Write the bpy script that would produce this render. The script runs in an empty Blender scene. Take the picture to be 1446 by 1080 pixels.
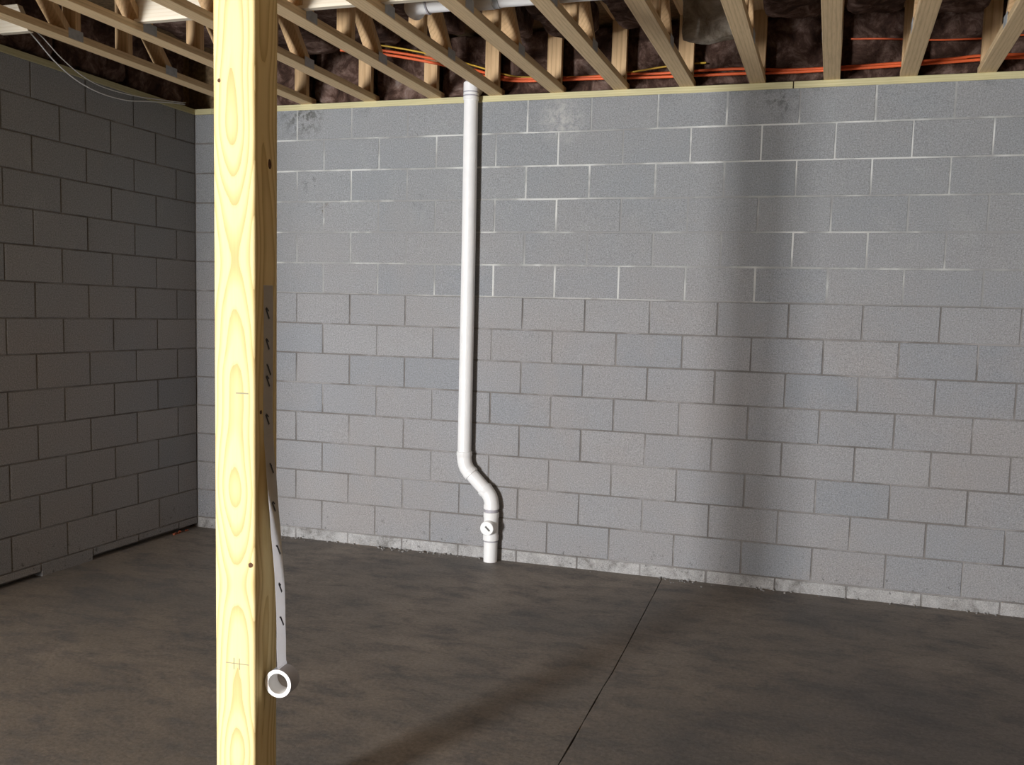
import bpy, bmesh, math, random
from mathutils import Vector, Matrix, noise

random.seed(7)
PI = math.pi
C = bpy.context.scene.collection
SC = bpy.context.scene

# ------------------------------------------------------------------ camera
def cam_matrix(a, b, c):
    M = Matrix.Rotation(a, 3, 'Z') @ Matrix.Rotation(b, 3, 'X') @ Matrix.Rotation(c, 3, 'Y')
    K = Matrix(((1, 0, 0), (0, 0, -1), (0, 1, 0)))
    return M @ K
cam = bpy.data.cameras.new('camera')
cam.sensor_fit = 'HORIZONTAL'
cam.sensor_width = 36.0
cam.lens = 1333.6 / 1446 * 36.0
cam.shift_x = -26.53 / 1446
cam.shift_y = 32.66 / 1446
cam.clip_start = 0.05
co = bpy.data.objects.new('camera', cam)
co.matrix_world = Matrix.Translation((4.31248, -5.69615, 1.59188)) @ cam_matrix(0.3064416, -0.0953587, -0.0273425).to_4x4()
C.objects.link(co)
SC.camera = co

# ------------------------------------------------------------------ world, daylight, exposure
W = bpy.data.worlds.new('sky')
SC.world = W
W.use_nodes = True
wn = W.node_tree.nodes
sky = wn.new('ShaderNodeTexSky')
sky.sky_type = 'HOSEK_WILKIE'
sky.turbidity = 5
sky.sun_direction = (0.3, 0.5, 0.8)
wn['Background'].inputs[1].default_value = 0.4
W.node_tree.links.new(sky.outputs[0], wn['Background'].inputs[0])

REAR = -11.0                      # inner face of the rear wall
JOG_Y, JOG_X = -6.6, -0.9         # unseen step added to the left wall so door light misses its face
DOOR_X0, DOOR_X1, DOOR_H = -0.68, 0.42, 2.2
ld = bpy.data.lights.new('doorway_daylight', 'AREA')
ld.shape = 'RECTANGLE'
ld.size = DOOR_X1 - DOOR_X0 - 0.1
ld.size_y = 2.05
ld.energy = 1280
ld.color = (0.97, 0.985, 1.0)
lo = bpy.data.objects.new('doorway_daylight', ld)
lo.location = ((DOOR_X0 + DOOR_X1) / 2, REAR - 0.12, 1.08)
lo.rotation_euler = Vector((0, 1, 0)).to_track_quat('-Z', 'Z').to_euler()
C.objects.link(lo)

vs = SC.view_settings
vs.view_transform = 'Standard'
vs.look = 'None'
vs.gamma = 1.0
vs.use_curve_mapping = False
vs.exposure = 0.0

# ------------------------------------------------------------------ materials
def new_mat(name, rough=0.8, spec=0.3):
    m = bpy.data.materials.new(name)
    m.use_nodes = True
    b = m.node_tree.nodes['Principled BSDF']
    b.inputs['Roughness'].default_value = rough
    b.inputs['Specular IOR Level'].default_value = spec
    return m, m.node_tree, b

def nd(nt, kind, **kw):
    n = nt.nodes.new(kind)
    for k, v in kw.items():
        setattr(n, k, v)
    return n

def ramp(nt, src, stops):
    r = nd(nt, 'ShaderNodeValToRGB')
    e = r.color_ramp.elements
    while len(e) > 1:
        e.remove(e[-1])
    e[0].position, e[0].color = stops[0][0], (*stops[0][1], 1)
    for p, c in stops[1:]:
        x = e.new(p)
        x.color = (*c, 1)
    nt.links.new(src, r.inputs[0])
    return r.outputs[0]

def tex_noise(nt, vec, scale, detail=4, rough=0.6, dist=0.0):
    n = nd(nt, 'ShaderNodeTexNoise')
    n.inputs['Scale'].default_value = scale
    n.inputs['Detail'].default_value = detail
    n.inputs['Roughness'].default_value = rough
    n.inputs['Distortion'].default_value = dist
    if vec is not None:
        nt.links.new(vec, n.inputs['Vector'])
    return n.outputs['Fac']

def mixc(nt, fac, a, b, mode='MIX'):
    n = nd(nt, 'ShaderNodeMix', data_type='RGBA', blend_type=mode)
    if isinstance(fac, (int, float)):
        n.inputs[0].default_value = fac
    else:
        nt.links.new(fac, n.inputs[0])
    for i, v in ((6, a), (7, b)):
        if isinstance(v, tuple):
            n.inputs[i].default_value = (*v, 1)
        else:
            nt.links.new(v, n.inputs[i])
    return n.outputs[2]

def bump(nt, b, h, strength, distance=0.01):
    n = nd(nt, 'ShaderNodeBump')
    n.inputs['Strength'].default_value = strength
    n.inputs['Distance'].default_value = distance
    nt.links.new(h, n.inputs['Height'])
    nt.links.new(n.outputs[0], b.inputs['Normal'])

def pos(nt):
    return nd(nt, 'ShaderNodeNewGeometry').outputs['Position']

def objco(nt, scale=(1, 1, 1), rot=(0, 0, 0), loc=(0, 0, 0)):
    t = nd(nt, 'ShaderNodeTexCoord')
    m = nd(nt, 'ShaderNodeMapping')
    m.inputs['Scale'].default_value = scale
    m.inputs['Rotation'].default_value = rot
    m.inputs['Location'].default_value = loc
    nt.links.new(t.outputs['Object'], m.inputs[0])
    return m.outputs[0]

def maprange(nt, v, a, b, c=0.0, d=1.0):
    n = nd(nt, 'ShaderNodeMapRange')
    for i, x in enumerate((a, b, c, d)):
        n.inputs[1 + i].default_value = x
    nt.links.new(v, n.inputs[0])
    return n.outputs[0]

def plain(name, col, rough=0.6, spec=0.3, var=0.12, scale=30):
    m, nt, b = new_mat(name, rough, spec)
    f = tex_noise(nt, pos(nt), scale, 3)
    lo_ = tuple(x * (1 - var) for x in col)
    hi_ = tuple(min(1, x * (1 + var)) for x in col)
    nt.links.new(ramp(nt, f, [(0.3, lo_), (0.7, hi_)]), b.inputs['Base Color'])
    return m

def mat_block(light):
    m, nt, b = new_mat('concrete_block' + ('_pale' if light else ''), 0.92, 0.15)
    P = pos(nt)
    oi = nd(nt, 'ShaderNodeObjectInfo')
    sp = nd(nt, 'ShaderNodeSeparateXYZ')
    nt.links.new(P, sp.inputs[0])
    if light:
        c = ramp(nt, tex_noise(nt, P, 7, 6, 0.7, 0.5), [(0.34, (0.20, 0.19, 0.18)), (0.45, (0.33, 0.322, 0.315)), (0.6, (0.43, 0.42, 0.415))])
    else:
        tone = ramp(nt, oi.outputs['Random'], [(0, (0.268, 0.276, 0.292)), (0.25, (0.285, 0.288, 0.300)),
                                               (0.75, (0.300, 0.296, 0.302)), (1, (0.318, 0.314, 0.318))])
        cloud = tex_noise(nt, P, 1.3, 5, 0.65, 0.3)
        c = mixc(nt, maprange(nt, cloud, 0.42, 0.66, 0, 0.7), tone, (0.310, 0.290, 0.282))
        # cement wash smeared over the upper courses
        wash = tex_noise(nt, P, 4.5, 6, 0.7, 0.8)
        up = maprange(nt, sp.outputs['Z'], 1.6, 2.2, 0, 0.6)
        k = nd(nt, 'ShaderNodeMath', operation='MULTIPLY')
        nt.links.new(maprange(nt, wash, 0.56, 0.74), k.inputs[0])
        nt.links.new(up, k.inputs[1])
        c = mixc(nt, k.outputs[0], c, (0.42, 0.415, 0.40))
        # tar stain below the sill plate
        top = maprange(nt, sp.outputs['Z'], 2.84, 2.915)
        k2 = nd(nt, 'ShaderNodeMath', operation='MULTIPLY')
        nt.links.new(maprange(nt, tex_noise(nt, P, 3.2, 6, 0.75, 0.5), 0.52, 0.64, 0, 0.8), k2.inputs[0])
        nt.links.new(top, k2.inputs[1])
        c = mixc(nt, k2.outputs[0], c, (0.085, 0.085, 0.085))
        c = mixc(nt, maprange(nt, sp.outputs['Z'], 1.35, 2.35, 0, 0.6), c, (0.258, 0.272, 0.280))  # bluer upper courses, with the light's falloff near the ceiling painted in
    speck = tex_noise(nt, P, 130, 3, 0.8)
    c = mixc(nt, 0.8, c, ramp(nt, speck, [(0.3, (0.27, 0.27, 0.275)), (0.5, (0.5, 0.5, 0.5)), (0.72, (0.74, 0.74, 0.75))]), 'OVERLAY')
    st = tex_noise(nt, P, 11, 7, 0.8, 0.7)
    c = mixc(nt, maprange(nt, st, 0.69, 0.76, 0, 0.6), c, (0.09, 0.088, 0.088))
    if not light:
        blot = tex_noise(nt, P, 22, 6, 0.75, 0.4)
        for (x, z, r, col, lo_, hi_) in ((0.93, 2.43, 0.11, (0.09, 0.09, 0.095), 0.54, 0.62), (1.00, 2.27, 0.07, (0.13, 0.105, 0.08), 0.50, 0.60),
                                         (0.86, 2.90, 0.20, (0.07, 0.068, 0.06), 0.46, 0.58), (1.72, 2.30, 0.06, (0.12, 0.12, 0.12), 0.52, 0.62),
                                         (2.66, 2.79, 0.17, (0.46, 0.45, 0.43), 0.42, 0.60), (3.97, 2.86, 0.13, (0.10, 0.10, 0.10), 0.48, 0.62)):
            dd = nd(nt, 'ShaderNodeVectorMath', operation='DISTANCE')
            dd.inputs[1].default_value = (x, 0, z)
            nt.links.new(P, dd.inputs[0])
            mm = nd(nt, 'ShaderNodeMath', operation='MULTIPLY')
            nt.links.new(maprange(nt, dd.outputs['Value'], r * 0.3, r, 1, 0), mm.inputs[0])
            nt.links.new(maprange(nt, blot, lo_, hi_, 0, 0.8), mm.inputs[1])
            c = mixc(nt, mm.outputs[0], c, col)
    pit = nd(nt, 'ShaderNodeMath', operation='MULTIPLY')     # pitted, splashed foot of the wall
    nt.links.new(maprange(nt, tex_noise(nt, P, 26, 4, 0.7), 0.60, 0.66, 0, 0.75), pit.inputs[0])
    nt.links.new(maprange(nt, sp.outputs['Z'], 0.08, 0.30, 1, 0), pit.inputs[1])
    c = mixc(nt, pit.outputs[0], c, (0.10, 0.098, 0.096))
    nt.links.new(c, b.inputs['Base Color'])
    bump(nt, b, tex_noise(nt, P, 150, 4, 0.8), 0.5, 0.004)
    return m

def mat_mortar():
    m, nt, b = new_mat('mortar', 0.95, 0.1)
    P = pos(nt)
    s = nd(nt, 'ShaderNodeSeparateXYZ')
    nt.links.new(P, s.inputs[0])
    zf = maprange(nt, s.outputs['Z'], 1.695, 1.71)
    patch = tex_noise(nt, P, 2.1, 4, 0.6, 0.4)
    bright = ramp(nt, patch, [(0.42, (0.285, 0.283, 0.28)), (0.50, (0.36, 0.36, 0.35)), (0.62, (0.60, 0.60, 0.58))])
    low = ramp(nt, tex_noise(nt, P, 2.6, 5, 0.65, 0.5), [(0.36, (0.155, 0.142, 0.134)), (0.50, (0.21, 0.195, 0.185)), (0.62, (0.30, 0.288, 0.282))])
    c = mixc(nt, zf, low, bright)
    xf = maprange(nt, s.outputs['X'], 0.3, 0.55)      # the corner and the left wall were never pointed
    c2 = mixc(nt, xf, low, c)
    nt.links.new(c2, b.inputs['Base Color'])
    bump(nt, b, tex_noise(nt, P, 90, 4, 0.8), 0.5, 0.004)
    return m

def mat_floor():
    m, nt, b = new_mat('slab_concrete', 0.62, 0.35)
    P = pos(nt)
    big = tex_noise(nt, P, 1.1, 5, 0.6, 0.1)
    c = ramp(nt, big, [(0.32, (0.170, 0.160, 0.152)), (0.45, (0.225, 0.200, 0.176)), (0.56, (0.265, 0.230, 0.196)), (0.72, (0.325, 0.280, 0.236))])
    mp = nd(nt, 'ShaderNodeMapping')
    mp.inputs['Rotation'].default_value = (0, 0, 0.25)
    mp.inputs['Scale'].default_value = (1.0, 2.0, 1)
    nt.links.new(P, mp.inputs[0])
    mid = tex_noise(nt, mp.outputs[0], 3.6, 7, 0.72, 0.25)
    c = mixc(nt, maprange(nt, mid, 0.47, 0.66, 0, 0.8), c, (0.135, 0.132, 0.138))
    # floor darkened toward the right wall: light falloff painted into the slab colour
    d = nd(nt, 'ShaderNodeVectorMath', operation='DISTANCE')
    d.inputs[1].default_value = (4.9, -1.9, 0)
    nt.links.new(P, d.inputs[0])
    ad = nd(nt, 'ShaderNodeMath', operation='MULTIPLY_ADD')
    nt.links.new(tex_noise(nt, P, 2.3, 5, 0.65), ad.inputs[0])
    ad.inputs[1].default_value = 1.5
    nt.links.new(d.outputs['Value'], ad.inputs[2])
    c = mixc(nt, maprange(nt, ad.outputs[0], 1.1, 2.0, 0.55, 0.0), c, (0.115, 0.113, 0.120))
    fine = tex_noise(nt, P, 55, 5, 0.8)
    c = mixc(nt, 0.8, c, ramp(nt, fine, [(0.3, (0.30, 0.30, 0.30)), (0.7, (0.68, 0.68, 0.68))]), 'OVERLAY')
    nt.links.new(c, b.inputs['Base Color'])
    nt.links.new(ramp(nt, mid, [(0.35, (0.52,) * 3), (0.7, (0.75,) * 3)]), b.inputs['Roughness'])
    bump(nt, b, tex_noise(nt, P, 28, 6, 0.7), 0.25, 0.006)
    return m

def mat_wood(name, pale, mid, dark, axis='Y', scale=26, dist=3.0, rot=0.03, contrast=0.35, off=(0.03, 0.21, 0)):
    m, nt, b = new_mat(name, 0.7, 0.25)
    st = {'X': (0.05, 1, 1), 'Y': (1, 0.05, 1), 'Z': (1, 1, 0.05)}[axis]
    r = {'X': (0, 0, rot), 'Y': (rot, 0, 0), 'Z': (rot, rot * 0.5, 0)}[axis]
    v = objco(nt, st, r, off)
    oi = nd(nt, 'ShaderNodeObjectInfo')
    add = nd(nt, 'ShaderNodeVectorMath', operation='ADD')
    sc_ = nd(nt, 'ShaderNodeVectorMath', operation='SCALE')
    cv = nd(nt, 'ShaderNodeCombineXYZ')
    for i in range(3):
        nt.links.new(oi.outputs['Random'], cv.inputs[i])
    nt.links.new(cv.outputs[0], sc_.inputs[0])
    sc_.inputs['Scale'].default_value = 0.35
    nt.links.new(v, add.inputs[0])
    nt.links.new(sc_.outputs[0], add.inputs[1])
    w = nd(nt, 'ShaderNodeTexWave', wave_type='RINGS', rings_direction=axis, wave_profile='SAW')
    w.inputs['Scale'].default_value = scale
    w.inputs['Distortion'].default_value = dist
    w.inputs['Detail'].default_value = 3
    w.inputs['Detail Scale'].default_value = 1.4
    nt.links.new(add.outputs[0], w.inputs['Vector'])
    fine = tex_noise(nt, add.outputs[0], 120, 4, 0.7)
    cl = tex_noise(nt, add.outputs[0], 9, 3, 0.6)
    c = ramp(nt, w.outputs['Fac'], [(0.0, pale), (0.55, pale), (0.88, mid), (1.0, mid)])
    c = mixc(nt, maprange(nt, cl, 0.45, 0.75, 0, 0.6), c, mid)
    c = mixc(nt, contrast, c, ramp(nt, fine, [(0.3, dark), (0.55, pale)]))
    nt.links.new(c, b.inputs['Base Color'])
    bump(nt, b, fine, 0.15, 0.002)
    return m

M = {}
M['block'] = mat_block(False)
M['block_pale'] = mat_block(True)
M['mortar'] = mat_mortar()
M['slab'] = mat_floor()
M['joint_dirt'] = plain('saw_cut_dirt', (0.03, 0.025, 0.02), 0.95, 0.1)
def mat_post():
    m, nt, b = new_mat('treated_pine', 0.7, 0.2)
    t = nd(nt, 'ShaderNodeTexCoord')
    s = nd(nt, 'ShaderNodeSeparateXYZ')
    nt.links.new(t.outputs['Object'], s.inputs[0])
    def wander(k, off, amp, src):
        cv = nd(nt, 'ShaderNodeCombineXYZ')
        cv.inputs[0].default_value = off
        nt.links.new(s.outputs['Z'], cv.inputs[2])
        n = tex_noise(nt, cv.outputs[0], k, 2, 0.5)
        a = nd(nt, 'ShaderNodeMath', operation='MULTIPLY_ADD')
        nt.links.new(n, a.inputs[0])
        a.inputs[1].default_value = amp
        nt.links.new(src, a.inputs[2])
        return a.outputs[0]
    cv = nd(nt, 'ShaderNodeCombineXYZ')
    nt.links.new(wander(1.7, 3.3, 0.05, s.outputs['X']), cv.inputs[0])
    nt.links.new(wander(1.5, 8.1, 0.15, s.outputs['Y']), cv.inputs[1])
    z2 = nd(nt, 'ShaderNodeMath', operation='MULTIPLY')
    nt.links.new(s.outputs['Z'], z2.inputs[0])
    z2.inputs[1].default_value = 0.06
    nt.links.new(z2.outputs[0], cv.inputs[2])
    mp = nd(nt, 'ShaderNodeMapping')
    mp.inputs['Location'].default_value = (-0.028, -0.07, 0)
    nt.links.new(cv.outputs[0], mp.inputs[0])
    w = nd(nt, 'ShaderNodeTexWave', wave_type='RINGS', rings_direction='Z', wave_profile='SAW')
    w.inputs['Scale'].default_value = 27
    w.inputs['Distortion'].default_value = 0.7
    w.inputs['Detail'].default_value = 2
    w.inputs['Detail Scale'].default_value = 2.0
    nt.links.new(mp.outputs[0], w.inputs['Vector'])
    c = ramp(nt, w.outputs['Fac'], [(0.0, (0.78, 0.60, 0.28)), (0.12, (0.83, 0.67, 0.34)), (0.5, (0.82, 0.65, 0.33)), (0.9, (0.62, 0.45, 0.19)), (1.0, (0.56, 0.39, 0.16))])
    st = nd(nt, 'ShaderNodeMapping')
    st.inputs['Scale'].default_value = (1, 1, 0.03)
    nt.links.new(t.outputs['Object'], st.inputs[0])
    fine = tex_noise(nt, st.outputs[0], 160, 4, 0.7)
    c = mixc(nt, 0.12, c, ramp(nt, fine, [(0.3, (0.55, 0.40, 0.18)), (0.6, (0.88, 0.72, 0.40))]))
    nt.links.new(c, b.inputs['Base Color'])
    bump(nt, b, fine, 0.12, 0.002)
    return m
M['post'] = mat_post()
M['truss_y'] = mat_wood('truss_pine_along', (0.80, 0.60, 0.36), (0.64, 0.46, 0.25), (0.42, 0.29, 0.15), 'Y', 22, 3, 0.03, 0.35)
M['truss_z'] = mat_wood('truss_pine_upright', (0.66, 0.45, 0.25), (0.50, 0.32, 0.16), (0.32, 0.19, 0.10), 'Z', 22, 3, 0.03, 0.3)
M['plate'] = mat_wood('plate_pine', (0.62, 0.56, 0.33), (0.50, 0.45, 0.24), (0.36, 0.32, 0.16), 'X', 22, 3, 0.03, 0.3)
M['plate_y'] = mat_wood('plate_pine_side', (0.50, 0.46, 0.28), (0.42, 0.38, 0.2), (0.3, 0.28, 0.14), 'Y', 22, 3, 0.03, 0.3)
M['bracing'] = mat_wood('planed_spruce', (0.84, 0.76, 0.62), (0.76, 0.66, 0.50), (0.64, 0.54, 0.40), 'X', 18, 2, 0.02, 0.2)
M['osb'] = plain('subfloor_osb', (0.26, 0.18, 0.10), 0.85, 0.2, 0.4, 40)
M['steel'] = plain('galvanised_steel', (0.42, 0.44, 0.46), 0.45, 0.5, 0.15, 40)
M['pvc'] = plain('white_pvc', (0.90, 0.89, 0.88), 0.35, 0.45, 0.03, 12)
M['pvc_grey'] = plain('pvc_joint_primer', (0.42, 0.40, 0.44), 0.5, 0.4, 0.1)
M['slot'] = plain('plug_slot', (0.16, 0.16, 0.15), 0.7, 0.2)
M['orange'] = plain('orange_cable_jacket', (0.78, 0.13, 0.035), 0.5, 0.35, 0.08)
M['yellow'] = plain('yellow_cable_jacket', (0.72, 0.46, 0.06), 0.5, 0.35, 0.08)
M['white_wire'] = plain('white_wire_jacket', (0.75, 0.75, 0.74), 0.5, 0.3, 0.05)
M['blue_tube'] = plain('blue_grey_tubing', (0.16, 0.20, 0.25), 0.5, 0.35, 0.1)
def mat_tape():
    m, nt, b = new_mat('white_tape', 0.4, 0.4)
    b.inputs['Base Color'].default_value = (0.74, 0.74, 0.76, 1)
    tl = nd(nt, 'ShaderNodeBsdfTranslucent')
    tl.inputs[0].default_value = (0.90, 0.90, 0.93, 1)
    mx = nd(nt, 'ShaderNodeMixShader')
    mx.inputs[0].default_value = 0.7
    nt.links.new(b.outputs[0], mx.inputs[1])
    nt.links.new(tl.outputs[0], mx.inputs[2])
    nt.links.new(mx.outputs[0], nt.nodes['Material Output'].inputs[0])
    return m
M['tape'] = mat_tape()
M['tape_core'] = plain('white_tape_edge', (0.86, 0.85, 0.84), 0.6, 0.3, 0.03)
M['ink'] = plain('black_print', (0.06, 0.06, 0.07), 0.6, 0.2)
M['pencil'] = plain('pencil_line', (0.34, 0.31, 0.20), 0.8, 0.1)
M['knot'] = plain('pine_knot', (0.10, 0.045, 0.02), 0.7, 0.2, 0.4, 150)
M['knot_ring'] = plain('pine_knot_ring', (0.52, 0.34, 0.14), 0.7, 0.2, 0.2, 150)
M['door_frame'] = plain('door_jamb', (0.55, 0.5, 0.42), 0.6, 0.3)
M['crumb'] = plain('mortar_crumb', (0.30, 0.29, 0.28), 0.95, 0.1, 0.3, 60)

def mat_batt():
    m, nt, b = new_mat('brown_insulation', 0.95, 0.1)
    P = pos(nt)
    f = tex_noise(nt, P, 9, 6, 0.7, 0.6)
    c = ramp(nt, f, [(0.3, (0.035, 0.020, 0.016)), (0.47, (0.10, 0.056, 0.042)), (0.6, (0.24, 0.155, 0.125)), (0.74, (0.42, 0.33, 0.29))])
    nt.links.new(c, b.inputs['Base Color'])
    bump(nt, b, tex_noise(nt, P, 45, 6, 0.8), 0.9, 0.02)
    return m
M['batt'] = mat_batt()
def mat_batt_grey():
    m, nt, b = new_mat('grey_insulation', 0.95, 0.1)
    P = pos(nt)
    f = tex_noise(nt, P, 8, 6, 0.7, 0.6)
    c = ramp(nt, f, [(0.35, (0.25, 0.20, 0.15)), (0.5, (0.50, 0.44, 0.36)), (0.68, (0.80, 0.74, 0.66))])
    nt.links.new(c, b.inputs['Base Color'])
    bump(nt, b, tex_noise(nt, P, 45, 6, 0.8), 0.9, 0.02)
    return m
M['batt_grey'] = mat_batt_grey()

# ------------------------------------------------------------------ helpers
def link(name, me, parent=None, loc=None):
    o = bpy.data.objects.new(name, me)
    C.objects.link(o)
    if parent is not None:
        o.parent = parent
    if loc is not None:
        o.location = loc
    return o

def mesh_of(bm, mat, name, smooth=False):
    me = bpy.data.meshes.new(name)
    bmesh.ops.recalc_face_normals(bm, faces=bm.faces)
    bm.to_mesh(me)
    bm.free()
    me.materials.append(mat)
    if smooth:
        for p in me.polygons:
            p.use_smooth = True
    return me

def smooth_by_angle(me, ang=0.6):
    for p in me.polygons:
        p.use_smooth = True
    try:
        me.set_sharp_from_angle(angle=ang)
    except Exception:
        pass

def add_box(bm, x0, x1, y0, y1, z0, z1, bevel=0.0, mat4=None):
    r = bmesh.ops.create_cube(bm, size=1.0)
    vs_ = r['verts']
    T = Matrix.Translation(((x0 + x1) / 2, (y0 + y1) / 2, (z0 + z1) / 2)) @ Matrix.Diagonal((x1 - x0, y1 - y0, z1 - z0, 1))
    bmesh.ops.transform(bm, matrix=(mat4 @ T) if mat4 else T, verts=vs_)
    if bevel > 0:
        es = list({e for v in vs_ for e in v.link_edges})
        bmesh.ops.bevel(bm, geom=es, offset=bevel, segments=1, affect='EDGES')

def box_mesh(name, mat, x0, x1, y0, y1, z0, z1, bevel=0.0, mat4=None):
    bm = bmesh.new()
    add_box(bm, x0, x1, y0, y1, z0, z1, bevel, mat4)
    return mesh_of(bm, mat, name)

def tube_mesh(name, mat, pts, r, seg=16, cap=True, radii=None):
    pts = [Vector(p) for p in pts]
    bm = bmesh.new()
    rings = []
    n = len(pts)
    prev = None
    for i, p in enumerate(pts):
        a = pts[max(0, i - 1)]
        b = pts[min(n - 1, i + 1)]
        t = (b - a).normalized()
        if prev is None:
            up = Vector((0, 0, 1)) if abs(t.z) < 0.9 else Vector((0, 1, 0))
            u = t.cross(up).normalized()
        else:
            u = (prev - t * prev.dot(t)).normalized()
        prev = u
        w = t.cross(u)
        rr = radii[i] if radii else r
        rings.append([bm.verts.new(p + (u * math.cos(2 * PI * k / seg) + w * math.sin(2 * PI * k / seg)) * rr) for k in range(seg)])
    for i in range(n - 1):
        for k in range(seg):
            k2 = (k + 1) % seg
            bm.faces.new((rings[i][k], rings[i][k2], rings[i + 1][k2], rings[i + 1][k]))
    if cap:
        bm.faces.new(rings[0][::-1])
        bm.faces.new(rings[-1])
    me = mesh_of(bm, mat, name)
    smooth_by_angle(me)
    return me

def ring_mesh(name, mat, r0, r1, y0, y1, seg=40):
    """hollow cylinder about the Y axis"""
    bm = bmesh.new()
    L = []
    for k in range(seg):
        c, s = math.cos(2 * PI * k / seg), math.sin(2 * PI * k / seg)
        L.append([bm.verts.new((r * c, y, r * s)) for r, y in ((r0, y0), (r1, y0), (r1, y1), (r0, y1))])
    for k in range(seg):
        a, b = L[k], L[(k + 1) % seg]
        for i in range(4):
            j = (i + 1) % 4
            bm.faces.new((a[i], a[j], b[j], b[i]))
    me = mesh_of(bm, mat, name)
    smooth_by_angle(me)
    return me

def catmull(pts, k=6):
    P = [Vector(p) for p in pts]
    P = [P[0] * 2 - P[1]] + P + [P[-1] * 2 - P[-2]]
    out = []
    for i in range(1, len(P) - 2):
        for j in range(k):
            t = j / k
            a, b, c, d_ = P[i - 1], P[i], P[i + 1], P[i + 2]
            out.append(0.5 * ((2 * b) + (c - a) * t + (2 * a - 5 * b + 4 * c - d_) * t * t + (3 * b - a - 3 * c + d_) * t ** 3))
    out.append(P[-2])
    return out

def thing(name, label, cat, loc=(0, 0, 0), rz=0.0, group=None):
    o = bpy.data.objects.new(name, None)
    C.objects.link(o)
    o.location = loc
    o.rotation_euler = (0, 0, rz)
    o.empty_display_size = 0.1
    return tag(o, label, cat, group)

def tag(o, label, cat, group=None):
    o['label'] = label
    o['category'] = cat
    if group:
        o['group'] = group
    return o

def structure(o):
    o['kind'] = 'structure'
    return o

# ------------------------------------------------------------------ room: floor
RIGHT = 9.0
CUT = [(-11.0, 3.76), (-5.0, 3.545), (-3.4, 3.49), (-2.46, 3.463), (-1.9, 3.452), (-1.557, 3.448), (-1.1, 3.432), (-0.6, 3.415), (-0.10, 3.396), (0.0, 3.392)]
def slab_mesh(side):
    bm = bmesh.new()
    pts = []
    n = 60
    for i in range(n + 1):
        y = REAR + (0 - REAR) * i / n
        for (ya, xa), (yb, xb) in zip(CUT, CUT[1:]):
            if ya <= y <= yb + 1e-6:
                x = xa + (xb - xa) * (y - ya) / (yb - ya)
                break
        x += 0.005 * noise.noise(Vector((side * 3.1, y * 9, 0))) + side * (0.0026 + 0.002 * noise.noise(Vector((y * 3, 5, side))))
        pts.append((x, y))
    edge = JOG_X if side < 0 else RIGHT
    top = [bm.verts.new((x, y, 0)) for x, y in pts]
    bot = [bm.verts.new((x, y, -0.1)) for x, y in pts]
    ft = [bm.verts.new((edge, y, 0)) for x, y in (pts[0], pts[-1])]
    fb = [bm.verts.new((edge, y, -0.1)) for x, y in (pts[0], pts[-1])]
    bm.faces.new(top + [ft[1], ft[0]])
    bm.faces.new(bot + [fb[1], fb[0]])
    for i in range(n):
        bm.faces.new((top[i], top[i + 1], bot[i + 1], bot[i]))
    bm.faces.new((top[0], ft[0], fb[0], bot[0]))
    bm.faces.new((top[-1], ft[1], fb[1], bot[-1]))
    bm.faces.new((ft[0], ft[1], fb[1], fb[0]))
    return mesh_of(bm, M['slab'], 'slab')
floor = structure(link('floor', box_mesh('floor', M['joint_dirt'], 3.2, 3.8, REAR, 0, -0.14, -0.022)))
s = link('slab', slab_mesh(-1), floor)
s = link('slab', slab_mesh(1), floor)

# ------------------------------------------------------------------ room: block walls
B = 0.2032
U = 0.4064
ZP = 0.0762
TOP = 2.915
J = 0.0044
def course_z(k):
    """bottom and top joint line of course k (1 is the topmost)"""
    if k == 15:
        return 0.0, ZP
    z0 = ZP + (14 - k) * B
    return z0, min(z0 + B, TOP + J)

_bm_cache = {}
def block_mesh(w, h, mat, axis):
    key = (round(w, 3), round(h, 3), mat.name, axis)
    if key not in _bm_cache:
        if axis == 'x':
            _bm_cache[key] = box_mesh('block', mat, -w / 2, w / 2, 0, 0.06, -h / 2, h / 2, 0.0022)
        else:
            _bm_cache[key] = box_mesh('block', mat, -0.06, 0, -w / 2, w / 2, -h / 2, h / 2, 0.0022)
    return _bm_cache[key]

rnd = random.Random(3)
# back wall: interior face y = 0
bm = bmesh.new()
add_box(bm, -0.2, RIGHT + 0.2, 0.0042, 0.2, -0.1, 1.7016)
add_box(bm, -0.2, RIGHT + 0.2, 0.0016, 0.2, 1.7016, TOP)
wall_back = structure(link('wall_back', mesh_of(bm, M['mortar'], 'wall_back')))
rest = bmesh.new()
for k in range(1, 16):
    z0, z1 = course_z(k)
    first = 0.0 if k % 2 else -U / 2
    x = first
    while x < RIGHT:
        a, b_ = max(x, 0.0), min(x + U, RIGHT)
        a0, b0 = a + J, b_ - J
        zz0, zz1 = z0 + J, z1 - J
        if k == 15:
            zz0 = -0.004
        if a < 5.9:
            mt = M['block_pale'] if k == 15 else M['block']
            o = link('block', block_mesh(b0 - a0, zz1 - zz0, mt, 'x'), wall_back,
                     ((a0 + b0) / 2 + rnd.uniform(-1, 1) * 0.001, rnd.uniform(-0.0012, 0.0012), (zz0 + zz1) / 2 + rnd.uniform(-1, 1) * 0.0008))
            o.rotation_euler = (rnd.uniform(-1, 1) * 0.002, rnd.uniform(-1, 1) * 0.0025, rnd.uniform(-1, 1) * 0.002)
        else:
            add_box(rest, a0, b0, 0, 0.05, zz0, zz1)
        x += U
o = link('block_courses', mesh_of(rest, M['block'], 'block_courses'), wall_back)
o['kind'] = 'stuff'

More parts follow.
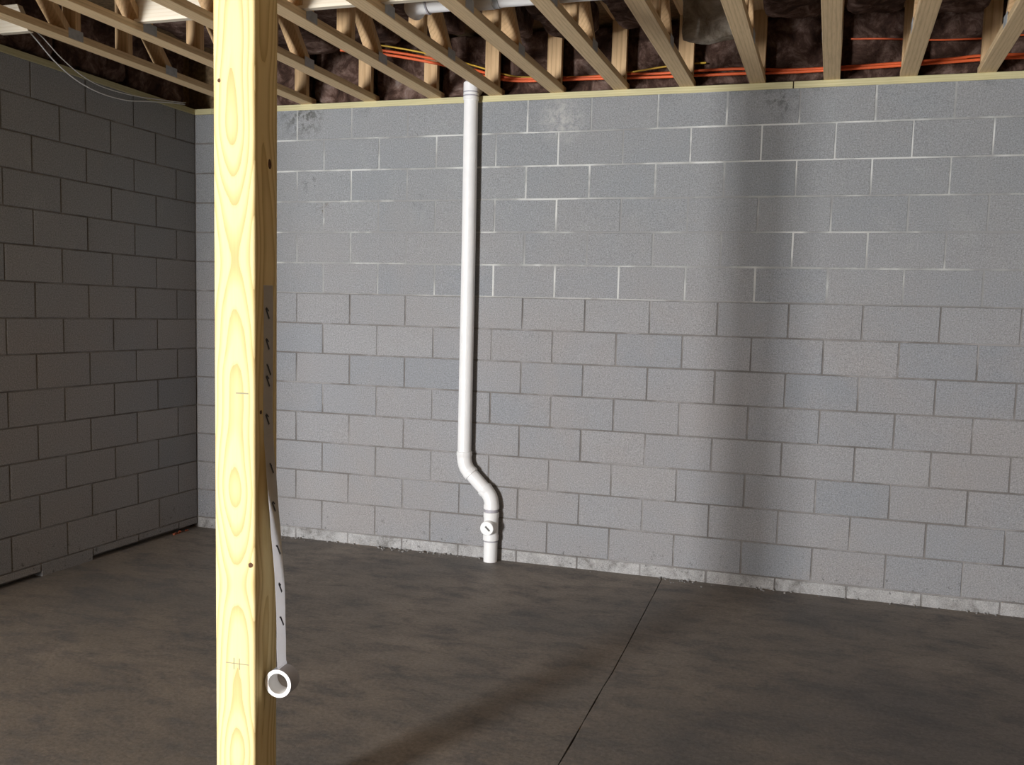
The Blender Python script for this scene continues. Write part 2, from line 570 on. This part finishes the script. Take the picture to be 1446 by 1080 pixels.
# left wall: interior face x = 0
bm = bmesh.new()
add_box(bm, -0.2, -0.0055, JOG_Y, -0.0, 0.055, TOP)
add_box(bm, -0.2, -0.062, JOG_Y, -0.0, -0.1, 0.055)
add_box(bm, JOG_X - 0.2, -0.2, JOG_Y, JOG_Y + 0.2, -0.1, TOP)
add_box(bm, JOG_X - 0.2, JOG_X, REAR, JOG_Y, -0.1, TOP)
wall_left = structure(link('wall_left', mesh_of(bm, M['mortar'], 'wall_left')))
rest = bmesh.new()
for k in range(1, 16):
    z0, z1 = course_z(k)
    y = 0.0 if k % 2 == 0 else U / 2
    while y > JOG_Y:
        a, b_ = min(y, 0.0), max(y - U, JOG_Y)
        a0, b0 = a - J, b_ + J
        zz0, zz1 = z0 + J, z1 - J
        if k == 15:
            zz0 = 0.030 + 0.014 * noise.noise(Vector((y * 3, 1, 1)))   # ragged gap above the slab
            if abs((a + b_) / 2 + 1.02) < 0.2:
                zz0 = -0.002
        if a > -2.7 and a0 - b0 > 0.05:
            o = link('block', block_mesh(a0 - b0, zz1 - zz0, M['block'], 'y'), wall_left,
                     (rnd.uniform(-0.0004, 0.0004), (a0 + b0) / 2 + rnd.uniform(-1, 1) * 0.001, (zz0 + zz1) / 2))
            o.rotation_euler = (rnd.uniform(-1, 1) * 0.0025, 0, -abs(rnd.uniform(0, 1)) * 0.001)
        else:
            add_box(rest, -0.05, 0, b0, a0, zz0, zz1)
        y -= U
o = link('block_courses', mesh_of(rest, M['block'], 'block_courses'), wall_left)
o['kind'] = 'stuff'

# right and rear walls, outside the frame, close the room; the doorway the light comes through is in the rear wall
structure(link('wall_right', box_mesh('wall_right', M['osb'], RIGHT, RIGHT + 0.2, REAR, 0, -0.1, TOP)))
bm = bmesh.new()
add_box(bm, DOOR_X1, RIGHT + 0.2, REAR - 0.2, REAR, -0.1, TOP)
add_box(bm, JOG_X - 0.2, DOOR_X0, REAR - 0.2, REAR, -0.1, TOP)
add_box(bm, DOOR_X0, DOOR_X1, REAR - 0.2, REAR, DOOR_H, TOP)
structure(link('wall_rear', mesh_of(bm, M['osb'], 'wall_rear')))
bm = bmesh.new()
for x0 in (DOOR_X0, DOOR_X1 - 0.03):
    add_box(bm, x0, x0 + 0.03, REAR - 0.19, REAR - 0.13, 0, DOOR_H)
add_box(bm, DOOR_X0 + 0.03, DOOR_X1 - 0.03, REAR - 0.19, REAR - 0.13, DOOR_H - 0.03, DOOR_H)
structure(link('door_1', mesh_of(bm, M['door_frame'], 'door_1')))

# sill plates on the wall tops
PZ0, PZ1 = TOP, 2.953
t1 = structure(link('trim_1', box_mesh('trim_1', M['plate'], 0.142, 4.020, -0.004, 0.14, PZ0, PZ1, 0.002)))
link('plate_board', box_mesh('plate_board', M['plate'], 4.026, RIGHT, -0.0055, 0.14, PZ0 - 0.0005, PZ1, 0.002), t1)
t2 = structure(link('trim_2', box_mesh('trim_2', M['plate_y'], -0.14, 0.004, -4.9, -0.005, PZ0, PZ1, 0.002)))
link('plate_board', box_mesh('plate_board', M['plate_y'], -0.14, 0.004, JOG_Y, -4.905, PZ0, PZ1, 0.002), t2)
link('plate_board', box_mesh('plate_board', M['plate'], -0.14, 0.141, -0.004, 0.14, PZ0, PZ1, 0.002), t1)

# ------------------------------------------------------------------ floor trusses
DEP = 0.42
TX = [0.42, 0.885, 1.355, 1.815, 2.225, 2.625, 3.022, 3.418, 3.822, 4.230, 4.632, 5.025, 5.425]
CH = 0.038
HW = 0.0445
chord_me = box_mesh('bottom_chord', M['truss_y'], -HW, HW, -8.3, 0.045, 0, CH, 0.002)
topchord_me = box_mesh('top_chord', M['truss_y'], -HW, HW, -8.3, 0.045, DEP - CH, DEP, 0.002)
vert_me = box_mesh('vertical_web', M['truss_z'], -HW, HW, -CH / 2, CH / 2, CH, DEP - CH, 0.002)
def diag_me(dy):
    """web rising from the bottom chord (y=0) to the top chord (y=dy), ends cut flush with the chords"""
    bm = bmesh.new()
    h = DEP - 2 * CH
    L = math.hypot(dy, h)
    half = CH / 2 * L / h
    vsx = []
    for x in (-HW, HW):
        vsx.append([bm.verts.new((x, y, z)) for y, z in ((-half, CH), (half, CH), (dy + half, DEP - CH), (dy - half, DEP - CH))])
    a, b_ = vsx
    bm.faces.new(a)
    bm.faces.new(b_[::-1])
    for i in range(4):
        j = (i + 1) % 4
        bm.faces.new((a[i], b_[i], b_[j], a[j]))
    bmesh.ops.bevel(bm, geom=list(bm.edges), offset=0.002, segments=1, affect='EDGES')
    return mesh_of(bm, M['truss_z'], 'diagonal_web')
diagA = diag_me(-0.31)
plate_bm = bmesh.new()
add_box(plate_bm, 0, 0.0012, -0.05, 0.05, 0.004, 0.055)
conn_me = mesh_of(plate_bm, M['steel'], 'connector_plate')
VERT = [-0.062, -1.175, -1.565]
DIAG = [-0.83, -1.62, -2.47, -3.4]
DIAG_UP = [-2.44, -3.3]
diagB = diag_me(0.31)
ordw = ['first', 'second', 'third', 'fourth', 'fifth', 'sixth', 'seventh', 'eighth', 'ninth', 'tenth', 'eleventh', 'twelfth', 'thirteenth']
for i, x in enumerate(TX):
    if i == 4:
        lab = 'wooden floor truss crossing above the white drain pipe, fifth from the left wall'
    elif i == 0:
        lab = 'wooden floor truss nearest the left wall, with thin white wires hanging beneath it'
    elif i == 9:
        lab = 'wooden floor truss seen end on, upright in the photo, tenth from left'
    elif i == 12:
        lab = 'wooden floor truss farthest right overhead, thirteenth from the left wall'
    else:
        lab = 'wooden open web floor truss overhead, ' + ordw[i] + ' counted from the left wall'
    t = thing('floor_truss', lab, 'truss', (x, 0, PZ1), rnd.uniform(-0.002, 0.002), 'floor trusses overhead')
    link('bottom_chord', chord_me, t)
    link('top_chord', topchord_me, t)
    for y in VERT:
        link('vertical_web', vert_me, t, (0, y + (rnd.uniform(-0.012, 0.012) if y < -0.5 else 0), 0))
    for y in DIAG:
        link('diagonal_web', diagA, t, (0, y, 0))
    for y in DIAG_UP:
        link('diagonal_web', diagB, t, (0, y, 0))
    for y in (-0.83, -1.58, -2.455, -3.35):
        link('connector_plate', conn_me, t, (-HW - 0.0012, y, 0))
        link('connector_plate', conn_me, t, (HW, y, 0))

# subfloor above the trusses
ceil = structure(link('ceiling', box_mesh('ceiling', M['osb'], JOG_X - 0.2, RIGHT + 0.2, REAR - 0.2, 0.2, PZ1 + DEP + 0.001, PZ1 + DEP + 0.02)))
# rim boards standing on the walls behind the insulation
structure(link('trim_3', box_mesh('trim_3', M['osb'], -0.2, RIGHT, 0.175, 0.2, PZ1, PZ1 + DEP)))
structure(link('trim_4', box_mesh('trim_4', M['osb'], -0.2, -0.175, JOG_Y, 0.17, PZ1, PZ1 + DEP)))
structure(link('trim_5', box_mesh('trim_5', M['osb'], RIGHT, RIGHT + 0.2, REAR, 0.17, TOP, PZ1 + DEP)))
structure(link('trim_7', box_mesh('trim_7', M['osb'], JOG_X - 0.2, JOG_X - 0.02, REAR, JOG_Y, TOP, PZ1 + DEP)))
structure(link('trim_8', box_mesh('trim_8', M['osb'], JOG_X - 0.02, -0.2, JOG_Y + 0.02, JOG_Y + 0.2, TOP, PZ1 + DEP)))
structure(link('trim_6', box_mesh('trim_6', M['osb'], JOG_X - 0.2, RIGHT, REAR - 0.2, REAR - 0.02, TOP, PZ1 + DEP)))

# dropped beam that the post carries
PCY_BEAM = -3.31
beam = thing('support_beam', 'doubled wooden beam lying on the post above the frame', 'beam', (0, PCY_BEAM, 0))
for yy in (-0.042, 0.002):
    link('ply', box_mesh('ply', M['bracing'], -0.0, RIGHT - 0.01, yy, yy + 0.04, 2.815, PZ1 - 0.001, 0.003), beam)

# ------------------------------------------------------------------ bracing board through the trusses
o = link('bracing_board', box_mesh('bracing_board', M['bracing'], 0.90, 5.6, -1.6245 - 0.038, -1.6245, PZ1 + CH + 0.003, PZ1 + CH + 0.144, 0.002))
tag(o, 'pale planed bracing board running on edge across the trusses near the top of the photo', 'board')

bm = bmesh.new()
bx0, bz0, bz1 = 0.03, PZ1 + CH + 0.003, PZ1 + CH + 0.144
prof = [(bx0, bz0), (0.235, bz0), (0.165, bz1), (bx0, bz1)]
fr = [bm.verts.new((x, -1.6625, z)) for x, z in prof]
bk = [bm.verts.new((x, -1.6245, z)) for x, z in prof]
bm.faces.new(fr); bm.faces.new(bk[::-1])
for i in range(4):
    bm.faces.new((fr[i], bk[i], bk[(i + 1) % 4], fr[(i + 1) % 4]))
bmesh.ops.bevel(bm, geom=list(bm.edges), offset=0.002, segments=1, affect='EDGES')
o = link('bracing_board', mesh_of(bm, M['bracing'], 'bracing_board'))
tag(o, 'short pale board with a slanted end in the upper left corner by the left wall', 'board')

# ------------------------------------------------------------------ insulation
def batt_mesh(x0, x1, y0, y1, z0, z1, mat, seed, amp=0.02, n=(12, 6, 10)):
    bm = bmesh.new()
    bmesh.ops.create_cube(bm, size=2.0)
    bmesh.ops.subdivide_edges(bm, edges=list(bm.edges), cuts=7, use_grid_fill=True)
    cx, cy, cz = (x0 + x1) / 2, (y0 + y1) / 2, (z0 + z1) / 2
    hx, hy, hz = (x1 - x0) / 2, (y1 - y0) / 2, (z1 - z0) / 2
    for v in bm.verts:
        p = v.co.copy()
        # pillow the corners a little
        r = max(0, (abs(p.x) > 0.99) + (abs(p.y) > 0.99) + (abs(p.z) > 0.99) - 1)
        f = 1 - 0.06 * r
        q = Vector((p.x * hx * f, p.y * hy * f, p.z * hz * f))
        w = Vector((cx + q.x, cy + q.y, cz + q.z)) * 6 + Vector((seed * 3.7, seed, 0))
        dv = noise.noise_vector(w) * amp + noise.noise_vector(w * 2.6) * amp * 0.5
        v.co = q + Vector((dv.x * 0.35, dv.y, dv.z))
    me = mesh_of(bm, mat, 'insulation_batt', True)
    return me, (cx, cy, cz)
xs = [0.0] + TX
for i in range(len(TX) - 1):
    x0, x1 = TX[i] + 0.015, TX[i + 1] - 0.015
    me, c = batt_mesh(x0, x1, 0.068, 0.155, PZ1 + 0.02, PZ1 + DEP - 0.03, M['batt'], i)
    o = link('rim_insulation', me, None, c)
    tag(o, 'brown batt on the back wall top between %s and %s trusses from left' % (ordw[i], ordw[i + 1]), 'insulation', 'insulation batts along the back wall top')
    x0, x1 = TX[i] + 0.06, TX[i + 1] - 0.06
    z0 = PZ1 + 0.24 + rnd.uniform(-0.02, 0.02)
    y1, y0, mt = -0.30 + rnd.uniform(-0.06, 0.06), -1.10, M['batt']
    if i == 7:
        z0, y1, y0, mt = PZ1 + 0.082, -0.57, -0.66, M['batt_grey']
    me, c = batt_mesh(x0, x1, y0, y1, z0, PZ1 + DEP - 0.045, mt, i + 40, 0.025)
    o = link('overhead_insulation', me, None, c)
    lab = 'brown batt tucked overhead between the %s and %s trusses from left' % (ordw[i], ordw[i + 1])
    if i == 7:
        lab = 'greyish batt sagging overhead between the eighth and ninth trusses from left'
    tag(o, lab, 'insulation', 'insulation batts tucked between the trusses')
# batts along the left wall top
for j, (ya, yb) in enumerate(((-0.06, -0.60), (-0.63, -1.18), (-1.21, -1.76), (-1.79, -2.40))):
    me, c = batt_mesh(-0.145, -0.03, yb, ya, PZ1 + 0.02, PZ1 + DEP - 0.03, M['batt'], j + 80, 0.02)
    o = link('rim_insulation', me, None, c)
    tag(o, 'dark insulation batt on top of the left wall, %s one from the corner' % ordw[j], 'insulation', 'insulation batts along the left wall top')

# ------------------------------------------------------------------ cables on the wall top
def cable(name, mat, pts, r, label, cat='cable', group=None, seg=10):
    o = link(name, tube_mesh(name, mat, catmull(pts), r, seg))
    return tag(o, label, cat, group)
CY = -0.022
C2 = -0.009
cable('orange_cable', M['orange'], [(1.30, -0.30, 3.20), (1.60, -0.24, 3.17), (1.93, -0.15, 3.115), (2.10, -0.06, 3.075), (2.26, CY, 3.045), (2.42, CY, 3.026), (2.80, CY - .002, 3.020), (3.25, CY, 3.010), (3.67, CY - .003, 3.006), (4.02, CY, 3.000), (4.43, CY - .002, 3.004), (4.82, CY, 3.012), (5.15, CY, 3.018), (5.9, CY, 3.004)], 0.0082,
      'lowest orange cable running along the top of the back wall', group='orange cables above the back wall')
cable('orange_cable', M['orange'], [(1.30, -0.31, 3.225), (1.60, -0.25, 3.19), (1.93, -0.15, 3.14), (2.10, -0.06, 3.10), (2.26, C2, 3.064), (2.42, C2, 3.042), (2.80, C2, 3.034), (3.02, C2, 3.040), (3.25, C2 + .004, 3.034), (3.67, C2, 3.038), (4.02, C2, 3.016), (4.43, C2, 3.020), (4.82, C2 + .002, 3.031), (5.0, C2, 3.040), (5.4, C2, 3.03), (5.9, C2, 3.022)], 0.0078,
      'orange cable lying just above the lowest orange one on the back wall', group='orange cables above the back wall')
cable('orange_cable', M['orange'], [(4.32, 0.02, 3.175), (4.50, 0.0, 3.160), (4.72, -0.02, 3.135), (4.9, -0.02, 3.128), (5.1, -0.02, 3.13), (5.9, -0.02, 3.16)], 0.0045,
      'thin orange cable high above the others at upper right', group='orange cables above the back wall')
cable('yellow_cable', M['yellow'], [(1.30, -0.33, 3.25), (1.60, -0.27, 3.215), (1.90, -0.18, 3.165), (2.10, -0.06, 3.125), (2.26, CY + .012, 3.082), (2.42, 0.010, 3.056), (2.80, 0.018, 3.045), (3.05, 0.010, 3.052), (3.25, CY + .006, 3.066), (3.40, CY + .016, 3.080), (3.52, 0.02, 3.088)], 0.005,
      'yellow cable above the orange ones left of the middle')

# thin white wires at the left wall, blue grey tube along the second truss
cable('white_wire', M['white_wire'], [(0.10, -1.56, 3.06), (0.08, -1.46, 3.02), (0.05, -1.30, 2.945), (0.03, -1.12, 2.885), (0.02, -0.92, 2.856), (0.018, -0.70, 2.862), (0.016, -0.50, 2.898), (0.014, -0.30, 2.935), (0.012, -0.15, 2.957), (-0.02, -0.08, 2.97)], 0.0035,
      'thin white wire drooping lowest across the top of the left wall', 'wire', 'white wires at the left wall', 8)
cable('white_wire', M['white_wire'], [(0.13, -1.56, 3.06), (0.11, -1.44, 3.03), (0.08, -1.28, 2.965), (0.05, -1.08, 2.91), (0.03, -0.88, 2.893), (0.025, -0.62, 2.905), (0.02, -0.38, 2.935), (0.018, -0.18, 2.962), (-0.02, -0.07, 2.985)], 0.0028,
      'thin white wire hanging just above the lower one at the left wall', 'wire', 'white wires at the left wall', 8)
cable('blue_tube', M['blue_tube'], [(0.80, -3.0, 3.03), (0.80, -2.2, 3.025), (0.79, -1.72, 3.02), (0.79, -1.2, 3.02), (0.80, -0.6, 3.018), (0.80, 0.02, 3.02)], 0.009,
      'blue grey tube running alongside the second truss from the left', 'tube')

# ------------------------------------------------------------------ drain pipe on the back wall
PY = -0.055
PR = 0.0445
HR = 0.0505
XU, XL = 2.086, 2.281
dp = thing('drain_pipe', 'white plastic drain pipe on the back wall jogging right near the floor', 'pipe', (XL, PY, 0))
def P(x, z, y=PY):
    return (x - XL, y - PY, z)
def part(name, me, label=None, parent=dp):
    o = link(name, me, parent)
    if label:
        o['label'] = label
    return o
part('upper_pipe', tube_mesh('upper_pipe', M['pvc'], [P(XU, 0.655), P(XU, 2.0), P(XU - 0.004, 2.93)], PR, 28))
# coupling at the sill, then a bend into the wall top
part('coupling', tube_mesh('coupling', M['pvc'], [P(XU - .004, z) for z in (2.915, 2.918, 2.936, 2.938, 2.946, 2.948, 3.020, 3.030)], HR, 28, True, [0.046, 0.0485, 0.0485, 0.0465, 0.0465, 0.0485, 0.0485, 0.040]))
for z in (2.9375, 2.9600):
    part('joint_ring', tube_mesh('joint_ring', M['pvc_grey'], [P(XU - .004, z), P(XU - .004, z + 0.007)], 0.0488, 28), 'thin grey primer line')
part('upper_elbow', tube_mesh('upper_elbow', M['pvc'], [P(XU - .004, 2.998, PY), P(XU - .004, 2.999, PY + 0.09)], 0.0435, 24))
def arc2(p0, p1, p2, n=8):
    p0, p1, p2 = Vector(p0), Vector(p1), Vector(p2)
    return [(p0 * (1 - t) ** 2 + p1 * 2 * t * (1 - t) + p2 * t * t) for t in [i / n for i in range(n + 1)]]
def elbow(p_in, corner, p_out, name):
    a = arc2(p_in, corner, p_out, 9)
    e0 = (Vector(p_in) - Vector(corner)).normalized()
    e1 = (Vector(p_out) - Vector(corner)).normalized()
    pts = [Vector(p_in) + e0 * 0.028, Vector(p_in) + e0 * 0.025, Vector(p_in) + e0 * 0.004, Vector(p_in)] + a[1:-1] + [Vector(p_out), Vector(p_out) + e1 * 0.004, Vector(p_out) + e1 * 0.025, Vector(p_out) + e1 * 0.028]
    rad = [HR - .003, HR, HR, HR - 0.002] + [HR - 0.003] * (len(a) - 2) + [HR - 0.002, HR, HR, HR - .003]
    return part(name, tube_mesh(name, M['pvc'], pts, HR, 28, True, rad))
c1 = (XU, 0.611)
c2 = (XL, 0.611 - (XL - XU) * 0.98)
d12 = (Vector((c2[0] - c1[0], c2[1] - c1[1]))).normalized()
elbow(P(XU, 0.678), P(*c1), P(c1[0] + d12.x * 0.05, c1[1] + d12.y * 0.05), 'elbow')
part('slanted_pipe', tube_mesh('slanted_pipe', M['pvc'], [P(c1[0] + d12.x * 0.06, c1[1] + d12.y * 0.06), P(c2[0] - d12.x * 0.06, c2[1] - d12.y * 0.06)], PR, 28))
elbow(P(c2[0] - d12.x * 0.05, c2[1] - d12.y * 0.05), P(*c2), P(XL, 0.372), 'elbow')
part('joint_pipe', tube_mesh('joint_pipe', M['pvc_grey'], [P(XL, 0.31), P(XL, 0.36)], PR, 28), 'grey primer smeared pipe joint')
part('cleanout_tee', tube_mesh('cleanout_tee', M['pvc'], [P(XL, z) for z in (0.140, 0.143, 0.172, 0.178, 0.285, 0.291, 0.322, 0.325)], HR, 28, True, [HR - .003, HR, HR, HR - .003, HR - .003, HR, HR, HR - .003]))
part('lower_pipe', tube_mesh('lower_pipe', M['pvc'], [P(XL, 0.0005), P(XL, 0.15)], PR, 28))
part('joint_ring', tube_mesh('joint_ring', M['pvc_grey'], [P(XL, 0.132), P(XL, 0.139)], PR + 0.001, 28), 'thin grey primer line')
bp = [(XL, 0.232, PY - 0.03), (XL, 0.232, PY - 0.068), (XL, 0.232, PY - 0.070)]
part('cleanout_branch', tube_mesh('cleanout_branch', M['pvc'], [(0, y - PY, 0.232) for _, _, y in bp], 0.047, 28, True, [0.047, 0.047, 0.045]))
plug = part('cleanout_plug', tube_mesh('cleanout_plug', M['pvc'], [(0, -0.068, 0.232), (0, -0.080, 0.232), (0, -0.083, 0.232)], 0.045, 28, True, [0.045, 0.045, 0.042]))
Rr = Matrix.Translation((0.006, -0.086, 0.232)) @ Matrix.Rotation(0.75, 4, 'Y')
link('slot', box_mesh('slot', M['slot'], -0.020, 0.020, -0.003, 0.004, -0.005, 0.005, 0.001, Rr), plug)['label'] = 'dark slanted slot'

# ------------------------------------------------------------------ pipe lying in the truss chase
hp = thing('overhead_pipe', 'white plastic pipe lying level between the truss webs at top centre', 'pipe', (2.3, -1.405, 3.062))
HPR = 0.045
part('straight_pipe', tube_mesh('straight_pipe', M['pvc'], [(0.05, 0, 0), (1.1, 0, 0)], HPR, 24), None, hp)
part('elbow', tube_mesh('elbow', M['pvc'], arc2((0.085, 0, 0), (-0.02, 0, 0), (-0.025, 0.11, 0.01), 8), HPR + 0.004, 24), None, hp)
part('collar', tube_mesh('collar', M['pvc_grey'], [(0.085, 0, 0), (0.092, 0, 0)], HPR + 0.0075, 24), 'grey joint line', hp)
part('coupling', tube_mesh('coupling', M['pvc'], [(0.34, 0, 0), (0.42, 0, 0)], HPR + 0.006, 24), None, hp)
part('strap', tube_mesh('strap', M['steel'], [(0.425, 0, 0), (0.45, 0, 0)], HPR + 0.004, 24), 'metal strap', hp)

# ------------------------------------------------------------------ post
PA = math.radians(4.0)
K = 0.9365                        # the post stands a little nearer than first measured
def hz(z):
    return 1.592 + (z - 1.592) * K
S = 0.14 * K
ax_, ay_ = 2.6207, -3.3838
PCX = ax_ + S / 2 * math.cos(PA) - S / 2 * math.sin(PA)
PCY = ay_ + S / 2 * math.sin(PA) + S / 2 * math.cos(PA)
bm = bmesh.new()
add_box(bm, -S / 2, S / 2, -S / 2, S / 2, 0, 2.812)
es = [e for e in bm.edges if abs(e.verts[0].co.z - e.verts[1].co.z) > 1]
bmesh.ops.bevel(bm, geom=es, offset=0.009, segments=4, profile=0.5, affect='EDGES')
me = mesh_of(bm, M['post'], 'support_post')
smooth_by_angle(me, 0.5)
post = link('support_post', me, None, (PCX, PCY, 0.001))
post.rotation_euler = (0, 0, PA)
tag(post, 'thick square pale yellow pine post standing in the left foreground', 'post')
def knot(x, z, rx, rz, face='front'):
    bm = bmesh.new()
    bmesh.ops.create_circle(bm, cap_ends=True, radius=1, segments=14)
    for v in bm.verts:
        j = 1 + 0.25 * noise.noise(Vector((v.co.x * 2, v.co.y * 2, z * 10)))
        a, b_ = v.co.x * rx * j, v.co.y * rz * j
        v.co = (x + a, -S / 2 - 0.0006, z + b_) if face == 'front' else (S / 2 + 0.0006, x + a, z + b_)
    r = bmesh.ops.extrude_face_region(bm, geom=list(bm.faces))
    bmesh.ops.translate(bm, verts=[v for v in r['geom'] if isinstance(v, bmesh.types.BMVert)], vec=(0, 0.004, 0) if face == 'front' else (-0.004, 0, 0))
    return mesh_of(bm, M['knot'], 'knot')
link('knot', knot(0.0515, hz(0.795), 0.0075, 0.0075), post)
link('knot', knot(-0.045, hz(2.262), 0.0045, 0.006), post)
link('knot', knot(0.017, hz(2.03), 0.009, 0.014, 'right'), post)
link('knot', knot(-0.033, hz(1.27), 0.006, 0.006, 'right'), post)
link('pencil_mark', box_mesh('pencil_mark', M['pencil'], 0.005, 0.045, -S / 2 - 0.0004, -S / 2 + 0.002, hz(1.327), hz(1.3315)), post)['label'] = 'short dark pencil line'
Rm = Matrix.Rotation(0.25, 4, 'Y')
bm = bmesh.new()
for xx in (-0.005, 0.013):
    add_box(bm, xx, xx + 0.003, -S / 2 - 0.0004, -S / 2 + 0.002, hz(0.455), hz(0.492))
add_box(bm, -0.03, 0.045, -S / 2 - 0.0004, -S / 2 + 0.002, hz(0.4725), hz(0.4755))
link('grade_stamp', mesh_of(bm, M['pencil'], 'grade_stamp'), post)['label'] = 'faint crossed pencil strokes'

# ------------------------------------------------------------------ tape roll hanging from the post
RO, RI = 0.046 * K, 0.0335 * K
TZ = hz(0.405)
TW = 0.058 * K
TY0 = -0.022 * K
lx = S / 2 + RO + 0.006
cx = PCX + lx * math.cos(PA)
cy = PCY + lx * math.sin(PA)
tr = thing('tape_roll', 'roll of white tape dangling by its own strip from the side of the post', 'tape roll', (cx, cy, TZ), PA)
link('tape_coil', ring_mesh('tape_coil', M['tape'], RI + 0.003, RO, TY0 + 0.001, TY0 + TW - 0.001), tr)
link('core', ring_mesh('core', M['tape_core'], RI, RI + 0.0029, TY0, TY0 + TW), tr)
link('roll_edge', ring_mesh('roll_edge', M['tape_core'], RI + 0.003, RO - 0.0005, TY0 - 0.0002, TY0 + 0.0009), tr)['label'] = 'bright white edge of the wound tape'
fx = S / 2 - lx                       # post face in the roll's frame
zs = [(fx + 0.0012, hz(1.662) - TZ), (fx + 0.0012, hz(1.55) - TZ), (fx + 0.0014, hz(1.45) - TZ), (fx + 0.0025, hz(1.36) - TZ), (fx + 0.0012, hz(1.28) - TZ), (fx + 0.002, hz(1.22) - TZ), (fx + 0.004, hz(1.16) - TZ), (fx + 0.022, hz(0.95) - TZ), (fx + 0.042, hz(0.70) - TZ), (-0.003, RO + 0.03), (0.0, RO)]
path = catmull([(a, 0, z) for a, z in zs], 4)
bm = bmesh.new()
L = []
for i, p in enumerate(path):
    wob = 0.0006 * math.sin(i * 2.1)
    ty = TY0 + 0.0015 * math.sin(i * 0.35)
    L.append([bm.verts.new((p.x + wob, ty, p.z)), bm.verts.new((p.x - wob, ty + TW, p.z)),
              bm.verts.new((p.x - wob + 0.0005, ty + TW, p.z)), bm.verts.new((p.x + wob + 0.0005, ty, p.z))])
for a, b_ in zip(L, L[1:]):
    for k in range(4):
        k2 = (k + 1) % 4
        bm.faces.new((a[k], a[k2], b_[k2], b_[k]))
bm.faces.new(L[0]); bm.faces.new(L[-1][::-1])
strip = link('tape_strip', mesh_of(bm, M['tape'], 'tape_strip'), tr)
bm = bmesh.new()
for z in map(hz, (1.575, 1.48, 1.40, 1.365, 1.245, 1.09, 0.97, 0.83, 0.71, 0.60)):
    best = min(path, key=lambda q: abs(q.z + TZ - z))
    Tm = Matrix.Translation((best.x + 0.0018, TY0 + TW * 0.45 + rnd.uniform(-0.006, 0.006), z - TZ)) @ Matrix.Rotation(0.55, 4, 'X')
    add_box(bm, -0.0003, 0.0003, -0.003, 0.003, -0.018, 0.018, 0, Tm)
    Tm = Matrix.Translation((best.x + 0.0018, TY0 + TW * 0.38, z + 0.012 - TZ)) @ Matrix.Rotation(0.9, 4, 'X')
    add_box(bm, -0.0003, 0.0003, -0.002, 0.002, -0.008, 0.008, 0, Tm)
o = link('printed_marks', mesh_of(bm, M['ink'], 'printed_marks'), strip)
o['label'] = 'small black printed strokes'
o['kind'] = 'stuff'

# ------------------------------------------------------------------ mortar crumbs along the foot of the back wall
bm = bmesh.new()
rc = random.Random(11)
spots = [(rc.uniform(1.45, 2.2), 0.030) for _ in range(46)] + [(rc.gauss(3.46, 0.10), 0.035) for _ in range(16)] + [(rc.gauss(3.98, 0.05), 0.03) for _ in range(9)] + [(rc.uniform(0.65, 5.4), 0.02) for _ in range(50)] + [(rc.gauss(0.80, 0.08), 0.03) for _ in range(14)]
for x, sp in spots:
    r = rc.uniform(0.003, 0.009)
    y = -abs(rc.gauss(0, sp)) - r * 0.8
    if abs(x - XL) < 0.07:
        continue
    q = bmesh.ops.create_icosphere(bm, subdivisions=1, radius=r)
    for v in q['verts']:
        v.co *= rc.uniform(0.75, 1.2)
        v.co.z *= 0.7
    bmesh.ops.translate(bm, verts=q['verts'], vec=(x, y, r * 0.45))
o = link('mortar_crumbs', mesh_of(bm, M['crumb'], 'mortar_crumbs'))
tag(o, 'dropped grey mortar crumbs along the foot of the back wall', 'debris')
o['kind'] = 'stuff'

# reddish clay in the gap under the left wall, close to the corner
M['clay'] = plain('red_clay', (0.30, 0.09, 0.05), 0.95, 0.1, 0.3, 80)
bm = bmesh.new()
for i in range(16):
    r = rc.uniform(0.005, 0.011)
    q = bmesh.ops.create_icosphere(bm, subdivisions=1, radius=r)
    for v in q['verts']:
        v.co *= rc.uniform(0.75, 1.2)
    bmesh.ops.translate(bm, verts=q['verts'], vec=(rc.uniform(0.008, 0.022), rc.uniform(-0.30, -0.12), r * 0.6))
o = link('clay_crumbs', mesh_of(bm, M['clay'], 'clay_crumbs'))
tag(o, 'reddish clay crumbs at the foot of the left wall near the corner', 'debris')
o['kind'] = 'stuff'
